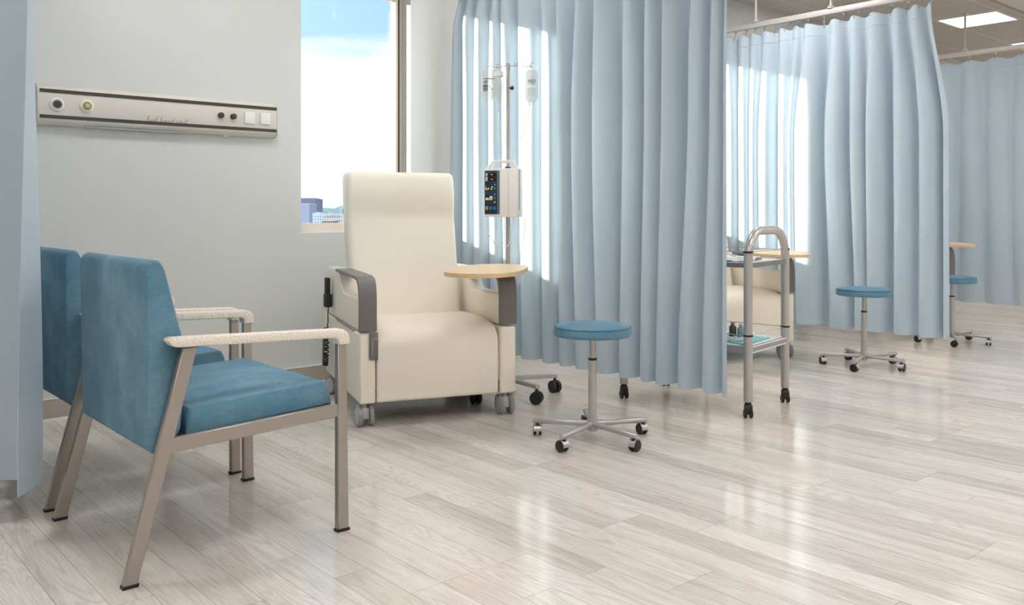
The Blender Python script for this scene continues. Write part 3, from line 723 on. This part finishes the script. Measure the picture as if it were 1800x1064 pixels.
# ------------------------------------------------------------------ infusion stand
def iv():
    P = (3.376, 3.921)
    o = thing('infusion_stand', 'grey wheeled infusion stand beside the recliner in front of the curtain', 'infusion stand', P+(0,))
    m = MB().cyl((0, 0, .09), (0, 0, 1.32), .0145, 18); m.build('lower_pole', MPO, o)
    m = MB().cyl((0, 0, 1.32), (0, 0, 1.93), .011, 16); m.build('upper_pole', MPO, o)
    k = MB().lathe([(.018, 1.29), (.018, 1.335), (.012, 1.34)], seg=16); k.build('clamp_collar', 'black', o)
    k = MB().lathe([(.004, 0), (.006, -.012), (.012, -.016), (.012, -.026), (.008, -.030)], (0, 0, 0), 'y', 14).xf(Matrix.Translation((0, 0, 1.80)) @ Matrix.Rotation(R(30), 4, 'Z') @ Matrix.Translation((0, -.006, 0)))
    k.build('height_knob', 'black', o)
    hub = MB().lathe([(.02, .075), (.032, .08), (.032, .115), (.02, .125)], seg=20); hub.build('hub', MPO, o)
    for q in range(5):
        a = R(-98+72*q+1); c_, d_ = math.cos(a), math.sin(a)
        m = MB().box((.16, 0, .098), (.28, .030, .022), .002); m.xf(Matrix.Rotation(a, 4, 'Z')); m.build('leg', MPO, o)
        cs = twin_caster(o, .29*c_, .29*d_, R((34, -10, 60, -60, -20)[q]), .036, .014, .02, 'black', 'black', None, .10, .009)
    hk = MB().lathe([(.014, 1.905), (.014, 1.945), (.009, 1.948)], seg=16); hk.build('hook_hub', MPO, o)
    # four curled hooks, in directions seen from the photo
    lx, ly = math.cos(R(-41)), math.sin(R(-41))
    for ang, ln in ((0, .135), (183, .10), (140, .075), (-50, .06)):
        d = Vector((math.cos(R(ang-41)), math.sin(R(ang-41)), 0)); pts = []
        for i in range(6): pts.append(d*(.012+(ln-.03)*i/5)+Vector((0, 0, 1.93-.001*i)))
        for i in range(1, 22):
            a = R(-100+19*i*1.05); r_ = .013*(1-.02*i); cc = d*(ln+.004)+Vector((0, 0, 1.938)); pts.append(cc+d*math.cos(a)*r_+Vector((0, 0, math.sin(a)*r_)))
        MB().tube(pts, .0022, 7).build('bag_hook', 'steel', o)
    return o, P
MPO = mat('taupe_grey_metal', srgb(190, 184, 180), .4, .2)
IVO, IVP = iv()
LAT = Vector((math.cos(R(-41)), math.sin(R(-41)), 0)); DEP = Vector((math.sin(R(41)), math.cos(R(41)), 0))
def ivpt(l, d, z): return Vector((IVP[0], IVP[1], 0)) + LAT*l + DEP*d + Vector((0, 0, z))

def bag(label, l, d, ztop, h, w, rz, style):
    p = ivpt(l, d, ztop)
    o = thing('infusion_bag', label, 'infusion bag', p, rz)
    rows = []
    for i in range(21):
        v = i/20; z = -h*v; wd = w*(.78+.22*sstep(v/.12)) if v < .12 else w
        if v > .86: wd = w*(1-.45*sstep((v-.86)/.14))
        th = .003+.020*math.sin(PI*min(1, .1+v*.95))**.8*(1.2 if v > .5 else .8); row = []
        for j in range(25):
            a = 2*PI*j/24; cx, sy = math.cos(a), math.sin(a)
            row.append((wd/2*math.copysign(abs(cx)**.8, cx), th*sy*(1+.1*math.sin(7*v+3*cx)), z))
        rows.append(row)
    m = MB().grid(rows); m.add(rows[0][:-1], [tuple(range(24))]); m.add(rows[-1][:-1], [tuple(range(24))]); m.build('bag_body', 'clear', o)
    MB().tube([(-.004, 0, .004), (-.006, 0, .016), (0, 0, .022), (.006, 0, .016), (.004, 0, .004)], .002, 6).build('hanging_loop', 'clear', o)
    lb = MB(); yy = -.026
    if style == 0:
        for k, (z, x0, x1, hh) in enumerate([(-.055, -.032, .030, .004), (-.068, -.032, -.008, .003), (-.074, -.030, -.006, .003), (-.080, -.032, -.010, .003), (-.094, -.034, -.006, .006), (-.104, -.034, -.007, .006), (-.114, -.034, -.006, .006), (-.124, -.034, -.008, .005), (-.096, .0, .006, .003), (-.106, .0, .006, .003), (-.116, .012, .024, .004)]):
            lb.lohi((x0, yy-.0006, z-hh/2), (x1, yy, z+hh/2))
    else:
        for z, x0, x1, hh in [(-.062, -.020, .022, .003), (-.076, -.020, .022, .003), (-.069, -.020, -.016, .011), (-.069, .018, .022, .011), (-.069, -.010, .010, .004), (-.084, .002, .014, .004), (-.112, -.026, .022, .0015), (-.122, -.026, .028, .001), (-.130, -.022, .020, .001), (-.137, -.022, .010, .001), (-.150, -.020, .020, .002)]:
            lb.lohi((x0, yy-.0006, z-hh/2), (x1, yy, z+hh/2))
    lb.build('printed_label', 'ink' if style == 0 else 'greyplastic', o)
    MB().cyl((-.012, 0, -h), (-.012, 0, -h-.018), .004, 10).build('outlet_port', 'clear', o)
    MB().cyl((.014, 0, -h), (.014, 0, -h-.012), .004, 10).build('injection_port', 'clear', o)
    return o
bag('slack clear infusion bag with black bars printed, left of the pole', -.112, -.01, 1.905, .175, .088, R(-36), 0)
bag('clear infusion bag with pale printing, hanging right of the pole', .138, -.01, 1.905, .190, .078, R(-41), 1)
p = ivpt(-.052, -.035, 1.90)
o = thing('drip_bottle', 'clear drip bottle tapering to a spike between bag and pole', 'drip bottle', p)
MB().lathe([(.012, -.004), (.024, -.008), (.027, -.02), (.027, -.036)], seg=24).build('bottle_cap', 'white', o)
MB().lathe([(.029, -.036), (.029, -.085)], seg=24).build('bottle_collar', 'clear', o)
MB().lathe([(.0285, -.085), (.028, -.13), (.022, -.150), (.010, -.168), (.006, -.185)], seg=24).build('bottle_body', 'water', o)
MB().lathe([(.005, -.185), (.0035, -.20), (.003, -.235), (.001, -.24)], seg=10).build('drip_spike', 'clear', o)

# pump
def pump():
    p = ivpt(.008, -.0, 0); rz = R(-60)
    W_, Z0, Z1 = .205, 1.045, 1.325
    o = thing('infusion_pump', 'white infusion pump with navy display, clamped on the infusion stand pole', 'infusion pump', (p.x, p.y, Z0), rz)
    H_ = Z1-Z0; yf, yb = -.115, -.020
    cx = -.012
    MB().lohi((cx-W_/2, yf, 0), (cx+W_/2, yb, H_), .006).build('pump_casing', 'pump', o)
    h = MB(); pr = [(cx-W_/2+.003, H_-.004), (cx-W_/2+.045, H_+.045), (cx+W_/2-.045, H_+.045), (cx+W_/2-.01, H_-.004)]
    # handle as a bent square bar
    out = [(cx-W_/2+.002, H_-.002), (cx-W_/2+.045, H_+.048), (cx+W_/2-.035, H_+.048), (cx+W_/2-.003, H_-.002)]
    inn = [(cx+W_/2-.022, H_-.002), (cx+W_/2-.045, H_+.031), (cx-W_/2+.055, H_+.031), (cx-W_/2+.030, H_-.002)]
    h.prism(out+inn, 'y', yf+.02, yf+.045, .003, 1); h.build('carry_handle', 'pump', o)
    MB().lohi((cx+W_/2-.002, yf+.03, .04), (cx+W_/2+.0015, yf+.038, H_-.005)).build('side_seam', 'greyplastic', o)
    MB().lohi((cx+.046, yf-.002, .01), (cx+.0475, yf, H_-.01)).build('door_line', 'lgrey', o)
    MB().lohi((cx+.070, yf-.003, .05), (cx+.084, yf, .155), .001).build('door_latch', 'pump', o)
    x0, x1 = cx-W_/2+.005, cx-W_/2+.083; d = MB().lohi((x0, yf-.003, .016), (x1, yf, H_-.012), .001).build('display_panel', 'navy', o)
    MB().lohi((x1-.001, yf-.0035, .016), (x1+.014, yf, H_-.012), .001).build('panel_edge', 'navy2', o)
    y = yf-.0035
    def rect(name, a, b_, c, e, m, par=None, t_=.0015):  # in panel units 0..1
        w_, hh = x1-x0, H_-.028
        return MB().lohi((x0+a*w_, y-t_, .016+(1-e)*hh), (x0+b_*w_, y+.001, .016+(1-c)*hh), .0004, 1).build(name, m, par or d)
    rect('display_window', .3, .92, .06, .12, 'glassblk'); rect('display_window', .3, .92, .145, .24, 'glassblk')
    rect('display_window', .08, .66, .345, .455, 'glassblk'); rect('display_window', .08, .66, .575, .685, 'glassblk')
    rect('indicator_plate', .07, .24, .06, .12, 'lgrey'); rect('indicator_plate', .07, .24, .14, .24, 'lgrey')
    rect('indicator_led', .48, .66, .085, .10, 'ledo', t_=.0022); rect('indicator_led', .50, .66, .19, .215, 'ledr', t_=.0022)
    for a, c in ((.1, .295), (.4, .295), (.1, .53), (.4, .53)): rect('printed_caption', a, a+.22, c, c+.014, 'glassblk', t_=.001)
    w_, hh = x1-x0, H_-.028
    for (a, c, m_) in ((.8, .33, 'bluebtn'), (.8, .41, 'bluebtn'), (.8, .55, 'bluebtn'), (.8, .63, 'bluebtn'), (.8, .725, 'yelbtn')):
        MB().lathe([(.0062, .001), (.0062, -.002), (.0045, -.003)], (x0+a*w_, y, .016+(1-c)*hh), 'y', 16).build('round_button', m_, d)
    for a, m_ in ((.08, 'yelbtn'), (.38, 'bluebtn'), (.68, 'bluebtn')): rect('square_button', a, a+.2, .82, .9, m_, t_=.003)
    SEG = {'L': 'efd', 'n': 'ceg', '2': 'abged', 'o': 'cdeg', 'c': 'deg', '0': 'abcdef', ' ': ''}
    def seg7(txt, c):
        m = MB(); ch_h = .075*hh; cw = .09*w_; z0 = .016+(1-c)*hh-ch_h/2; xx = x0+.11*w_
        for chh in txt:
            A = dict(a=((0, 1), (1, 1)), b=((1, 1), (1, .5)), c=((1, .5), (1, 0)), d=((0, 0), (1, 0)), e=((0, .5), (0, 0)), f=((0, 1), (0, .5)), g=((0, .5), (1, .5)))
            for q in SEG[chh]:
                (a1, b1), (a2, b2) = A[q]; m.tube([(xx+a1*cw+.2*cw*b1, y-.0022, z0+b1*ch_h), (xx+a2*cw+.2*cw*b2, y-.0022, z0+b2*ch_h)], .00115, 5)
            xx += cw*1.5
        m.build('display_digits', 'ledy', d)
    seg7('Ln 2', .40); seg7('oc20', .63)
    c = MB().lohi((-.03, yb-.002, .09), (.03, .022, .19), .004); c.build('pole_clamp', 'lgrey', o)
    return o
pump()
def spline(pts, n=10):
    P = [Vector(p) for p in pts]; out = []
    for i in range(len(P)-1):
        a, b_, c, d = P[max(i-1, 0)], P[i], P[i+1], P[min(i+2, len(P)-1)]
        for k in range(n):
            t_ = k/n; out.append(.5*((2*b_)+(c-a)*t_+(2*a-5*b_+4*c-d)*t_*t_+(3*b_-a-3*c+d)*t_**3))
    out.append(P[-1]); return out
tb = [([(-.12, -.07, 1.045), (-.118, -.07, .97), (-.08, -.07, .90), (-.03, -.07, .865), (.015, -.07, .90), (.03, -.07, .97), (.03, -.07, 1.045)], 'white tube looping in a wide U below the pump'),
      ([(-.052, -.035, 1.66), (-.05, -.05, 1.5), (-.02, -.03, 1.36), (-.03, -.016, 1.2), (-.022, -.016, 1.05), (-.02, -.02, .86), (-.022, -.02, .74)], 'thin white tube running down from the drip bottle behind the pump'),
      ([(.126, -.01, 1.70), (.10, -.02, 1.55), (.03, -.01, 1.42), (.045, -.015, 1.30), (.04, -.02, 1.04), (.055, -.05, .82), (.06, -.05, .70), (.064, -.05, .655), (.07, -.05, .70), (.075, -.05, .84), (.095, -.05, .93), (.10, -.05, 1.045)], 'white tube from the right bag hanging in a narrow loop below the pump')]
for pts, lb in tb:
    tag(MB().tube(spline([ivpt(*q) for q in pts]), .0022, 8).build('infusion_tube', 'tubing'), lb, 'tube', 'infusion tubes below the pump')

# ------------------------------------------------------------------ trolley
def trolley():
    A = Vector((3.95, 2.667, 0)); ex = Vector((math.cos(R(9.5)), math.sin(R(9.5)), 0)); ey = Vector((-ex.y, ex.x, 0)); rz = math.atan2(ex.y, ex.x)
    o = thing('instrument_trolley', 'grey tubular steel two shelf trolley standing behind the curtain edge', 'trolley', A, rz)
    W_, D_ = .485, .76; r = .0232
    for y, nm in ((0, 'front'), (D_, 'rear')):
        h = .975 if y == 0 else .90
        pts = [(0, y, .085), (0, y, h-.15)] + [(.15-.15*math.cos(R(a)), y, h-.15+.15*math.sin(R(a))) for a in (10, 20, 30, 40, 50, 60, 70, 80, 90)]
        pts += [(W_-.15+.15*math.sin(R(a)), y, h-.15+.15*math.cos(R(a))) for a in (0, 10, 20, 30, 40, 50, 60, 70, 80, 90)] + [(W_, y, .085)]
        MB().tube(pts, r, 18).build('frame_loop', 'silver', o)
    for zt, nm in ((.807, 'upper'), (.371, 'lower')):
        t_ = .024 if zt > .5 else .036
        sh_ = MB(); sh_.lohi((.0, -.012, zt-t_), (W_, .012, zt)); sh_.lohi((.0, D_-.012, zt-t_), (W_, D_+.012, zt)); sh_.lohi((-.012, -.012, zt-t_), (.012, D_+.012, zt)); sh_.lohi((W_-.012, -.012, zt-t_), (W_+.012, D_+.012, zt))
        s_ = sh_.build('shelf', 'greyplastic' if zt > .5 else 'mgrey', o)
        MB().lohi((.005, .005, zt-.008), (W_-.005, D_-.005, zt+.003), .001).build('shelf_top', 'white', s_)
        if zt < .5:
            e = MB(); e.lohi((.01, -.0145, zt-.006), (W_-.01, -.012, zt)); e.lohi((.01, -.0145, zt-t_), (W_-.01, -.012, zt-t_+.005)); e.build('shelf_edging', 'white', s_)
        wz = zt+.058
        wr = MB(); wr.tube([(0, 0, wz), (W_, 0, wz), (W_, D_, wz), (0, D_, wz)], .0025, 8, closed=True); wr.build('guard_wire', 'steel', o)
        for x in (0, W_):
            MB().lathe([(r+.001, wz-.005), (r+.0025, wz-.004), (r+.0025, wz+.004), (r+.001, wz+.005)], (x, 0, 0), seg=20).build('wire_clip', 'black', o)
            MB().lathe([(r+.001, wz-.005), (r+.0025, wz-.004), (r+.0025, wz+.004), (r+.001, wz+.005)], (x, D_, 0), seg=20).build('wire_clip', 'black', o)
    for i, (x, y) in enumerate(((0, 0), (W_, 0), (0, D_), (W_, D_))):
        Mx = Matrix.Translation((x, y, 0)) @ Matrix.Rotation(R(-50 if i != 2 else -35), 4, 'Z')
        c = MB().lathe([(.012, .072), (.017, .076), (.017, .082), (.008, .088)], seg=14)
        c.prism([(-.024, .030), (-.022, .062), (-.012, .074), (.012, .074), (.020, .064), (.022, .030), (.01, .018), (-.01, .018)], 'x', -.019, .019, .005, 2); c = c.xf(Mx).build('caster', 'black', o)
        for s_ in (-1, 1): MB().lathe([(.020, s_*.008), (.0235, s_*.010), (.0235, s_*.020), (.019, s_*.0225)], (0, 0, .0235), 'x', 20).xf(Mx).build('wheel', 'black', c)
    return o, A, ex, ey, rz
TR, TA, TX, TY, TRZ = trolley()
def tp(x, y, z): return TA + TX*x + TY*y + Vector((0, 0, z))
# small things on the trolley
def vial(label, wx, wy, mt, h=.075, r=.0205):
    o = thing('medicine_vial', label, 'vial', (wx, wy, .374))
    MB().lathe([(r-.002, 0), (r, .003), (r, h*.66), (r*.8, h*.76), (r*.42, h*.80), (r*.42, h*.86)], seg=24).build('vial_body', mt, o)
    MB().lathe([(r*.52, h*.86), (r*.60, h*.88), (r*.60, h*.99), (r*.4, h)], seg=20).build('vial_cap', 'lgrey' if mt != 'amber' else 'mgrey', o)
vial('brown glass vial on the lower shelf of the trolley', 4.155, 2.905, 'amber', .088)
vial('clear blue grey glass vial beside the brown one on the trolley', 4.160, 2.855, 'tealglass', .082)
def cloth(name, label, cat, pts, z, mt, rough, seed, n=22):
    """pts: four corners (x,y) in the trolley frame"""
    rnd = random.Random(seed); ph = [rnd.uniform(0, 6) for _ in range(8)]; rows = []
    for i in range(n+1):
        row = []
        for j in range(n+1):
            u, v = i/n, j/n
            x = (1-u)*(1-v)*pts[0][0]+u*(1-v)*pts[1][0]+u*v*pts[2][0]+(1-u)*v*pts[3][0]; y = (1-u)*(1-v)*pts[0][1]+u*(1-v)*pts[1][1]+u*v*pts[2][1]+(1-u)*v*pts[3][1]
            hgt = rough*abs(math.sin(u*7+ph[0]+2*math.sin(v*4+ph[1]))*math.sin(v*6+ph[2]+1.5*math.sin(u*5+ph[3])))
            row.append(tp(x, y, z+.001+hgt))
        rows.append(row)
    o = MB().grid(rows)
    o.grid([[p-Vector((0, 0, .0012)) for p in r] for r in rows])
    o = o.build(name, mt); return tag(o, label, cat)
cloth('turquoise_drape', 'turquoise cloth sheet spread on the lower trolley shelf', 'cloth', [(.03, .02), (.36, .03), (.39, .38), (.05, .36)], .3745, 'teal', .004, 2)
cloth('crumpled_paper', 'crumpled white paper sheet on the upper trolley shelf', 'paper', [(.02, .04), (.26, .03), (.33, .40), (.04, .42)], .811, 'paper', .022, 4)
def packet(name, label, cat, x, y, z, rot, d, mt):
    p = tp(x, y, z); o = MB().box((0, 0, d[2]/2), d, .002); o = o.build(name, mt); o.location = p; o.rotation_euler = (0, 0, TRZ+R(rot)); return tag(o, label, cat)
packet('dressing_packet', 'flat white dressing packet beside the crumpled paper on the trolley', 'packet', .37, .17, .811, 20, (.09, .13, .012), 'paper')
def syringe(label, x, y, rot):
    p = tp(x, y, .3895); o = thing('syringe', label, 'syringe', p, TRZ+R(rot))
    MB().lathe([(.0115, -.05), (.0115, .04), (.006, .046), (.003, .052), (.002, .06)], axis='x', seg=18).build('barrel', 'clear', o)
    MB().lathe([(.0135, -.054), (.0135, -.050), (.0115, -.049)], axis='x', seg=20).build('flange', 'white', o)
    MB().lathe([(.0035, -.085), (.0035, -.0), (.010, .0), (.010, .008)], axis='x', seg=14).build('plunger', 'white', o)
    MB().lathe([(.0135, -.089), (.0135, -.084)], axis='x', seg=18).build('thumb_rest', 'white', o)
syringe('right syringe lying on the turquoise cloth in front of the vials', .10, .10, 115+50)
syringe('left syringe lying on the turquoise cloth beside the curtain edge', .045, .16, 115+50)

# ------------------------------------------------------------------ outside: city and trees
def bld(label, u0, u1, vt, D, dep, mt, roof=None, pent=None):
    """building seen between image columns u0 and u1, top at row vt, D metres away"""
    z0 = -40; a0, a1 = (u0-900)/1552, (u1-900)/1552; Wd = (a1-a0)*D; H_ = 1.08+(371-vt)/1552*D-z0
    p = DEP*(D+dep/2)+LAT*(a0+a1)/2*D
    o = thing('city_building', label, 'building', (p.x, p.y, z0), R(-41), group='city buildings through the window')
    MB().lohi((-Wd/2, -dep/2, 0), (Wd/2, dep/2, H_)).build('tower_walls', mt, o)
    MB().lohi((-Wd/2-.15, -dep/2-.15, H_), (Wd/2+.15, dep/2+.15, H_+.2)).build('roof', roof or 'lgrey', o)
    if pent:
        q0, q1, h = pent; MB().lohi((-Wd/2+q0*Wd, -dep/2+1, H_+.2), (-Wd/2+q1*Wd, dep/2-1, H_+.2+h)).build('rooftop_plant', 'lgrey', o)
B1 = building_mat('purple_brick_windows', srgb(150, 140, 165), srgb(92, 98, 150), 1.0, .9)
B2 = building_mat('pale_glass_grid', srgb(176, 178, 200), srgb(128, 140, 182), .7, .6, .5, .6)
B3 = building_mat('blue_pale_block', srgb(196, 208, 216), srgb(130, 146, 174), 1.1, 1.1)
B4 = building_mat('stone_block_windows', srgb(216, 208, 208), srgb(136, 130, 146), .9, 1.6, .45, .6)
B5 = building_mat('brown_roof_block', srgb(160, 128, 122), srgb(110, 90, 90), .9, .5)
bld('tall purplish tower block left in the window view, behind the paler one', 515, 553, 350.5, 420, 18, B1, mat('tower_roof', srgb(110, 122, 170), .8), (.3, .9, .5))
bld('pale gridded tower in front of the purplish tower', 505, 544, 359, 390, 14, B2, 'white')
bld('low pale blue building right of the towers', 549, 572, 376, 360, 14, B3, 'white', (.2, .6, .5))
bld('long low stone coloured building at the lower right of the window view', 569, 625, 378.5, 335, 14, B4, 'white', (.1, .5, .4))
bld('small low building with brown walls in front of the stone one', 566, 585, 389, 300, 10, B5)
bld('narrow dark tower at the window right edge, beside the recliner back', 602, 614, 366.5, 450, 10, building_mat('dark_tower', srgb(110, 112, 140), srgb(80, 84, 120), 1, 1))
rows = []
rnd = random.Random(4)
for i in range(5):
    rows.append([(40+4*j, 420+20*i, (-1.0 if i in (0, 4) else 2.4)+(0 if i in (0, 4) else rnd.uniform(-1.6, 2.2)) - (12 if i in (0, 4) else 0)) for j in range(140)])
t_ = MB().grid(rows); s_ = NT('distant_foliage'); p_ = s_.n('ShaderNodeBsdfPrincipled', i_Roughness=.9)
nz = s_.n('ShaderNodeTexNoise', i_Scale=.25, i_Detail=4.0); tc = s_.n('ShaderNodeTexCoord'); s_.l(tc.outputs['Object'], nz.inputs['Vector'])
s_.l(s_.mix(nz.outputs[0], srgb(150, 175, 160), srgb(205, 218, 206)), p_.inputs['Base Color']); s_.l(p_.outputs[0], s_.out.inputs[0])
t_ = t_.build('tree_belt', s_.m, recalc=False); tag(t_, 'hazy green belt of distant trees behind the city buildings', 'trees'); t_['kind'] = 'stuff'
g_ = MB().lohi((-600, 40, -41), (1200, 1400, -40)).build('ground', mat('city_ground', srgb(170, 172, 168), .9)); struct(g_)

# ------------------------------------------------------------------ world, sun, camera
w = bpy.data.worlds.new('sky'); scene.world = w; w.use_nodes = True; t = w.node_tree; t.nodes.clear()
out = t.nodes.new('ShaderNodeOutputWorld'); bg = t.nodes.new('ShaderNodeBackground'); tc = t.nodes.new('ShaderNodeTexCoord')
sep = t.nodes.new('ShaderNodeSeparateXYZ'); t.links.new(tc.outputs['Generated'], sep.inputs[0])
mp = t.nodes.new('ShaderNodeMapping'); mp.inputs['Scale'].default_value = (3, 3, 16); t.links.new(tc.outputs['Generated'], mp.inputs[0])
nz = t.nodes.new('ShaderNodeTexNoise'); nz.inputs['Scale'].default_value = 1.6; nz.inputs['Detail'].default_value = 6; t.links.new(mp.outputs[0], nz.inputs['Vector'])
def wm(op, a, b):
    n = t.nodes.new('ShaderNodeMath'); n.operation = op
    for i, x in enumerate((a, b)):
        if isinstance(x, (int, float)): n.inputs[i].default_value = x
        else: t.links.new(x, n.inputs[i])
    return n.outputs[0]
f = wm('ADD', sep.outputs[2], wm('MULTIPLY', wm('SUBTRACT', nz.outputs[0], .5), .14))
cr = t.nodes.new('ShaderNodeValToRGB'); e = cr.color_ramp.elements
e[0].position = .150; e[0].color = (1.0, 1.0, 1.0, 1); e[1].position = .205; e[1].color = (.44, .69, .88, 1)
q = e.new(.172); q.color = (.86, .96, .99, 1); q = e.new(.6); q.color = (.22, .46, .80, 1)
t.links.new(f, cr.inputs[0]); 
vm = t.nodes.new('ShaderNodeVectorMath'); vm.operation = 'DOT_PRODUCT'; vm.inputs[1].default_value = Vector((-1, 1.25, .3625)).normalized()
t.links.new(tc.outputs['Generated'], vm.inputs[0])
glow = wm('MULTIPLY', wm('POWER', wm('MAXIMUM', vm.outputs['Value'], 0.0), 6.0), 12.0)
mg = t.nodes.new('ShaderNodeMix'); mg.data_type = 'RGBA'; mg.blend_type = 'ADD'; mg.clamp_factor = False; mg.inputs[7].default_value = (1, .97, .92, 1)
t.links.new(glow, mg.inputs[0]); t.links.new(cr.outputs[0], mg.inputs[6])
t.links.new(mg.outputs[2], bg.inputs[0]); bg.inputs[1].default_value = 1.2; t.links.new(bg.outputs[0], out.inputs[0])

sd = bpy.data.lights.new('sun', 'SUN'); sd.energy = 19; sd.angle = R(.6); sd.color = (1, .90, .74)
so = bpy.data.objects.new('sun', sd); C.objects.link(so); so.rotation_euler = Vector((1, -1.25, -.3625)).to_track_quat('-Z', 'Y').to_euler(); so.location = (-2, 12, 6)

cd = bpy.data.cameras.new('camera'); cam = bpy.data.objects.new('camera', cd); C.objects.link(cam); scene.camera = cam
cam.location = (0, 0, 1.08); cam.rotation_euler = (R(90), 0, R(-41)); cd.sensor_width = 36; cd.lens = 36*1552/1800; cd.shift_y = -(532-371)/1800; cd.clip_end = 3000; cd.clip_start = .05

vs = scene.view_settings; vs.view_transform = 'Standard'; vs.look = 'None'; vs.gamma = 1; vs.use_curve_mapping = False; vs.exposure = .06
cy = scene.cycles; cy.max_bounces = 8; cy.diffuse_bounces = 5; cy.transparent_max_bounces = 12; cy.caustics_reflective = False; cy.caustics_refractive = False
cy.use_denoising = True; cy.sample_clamp_indirect = 6
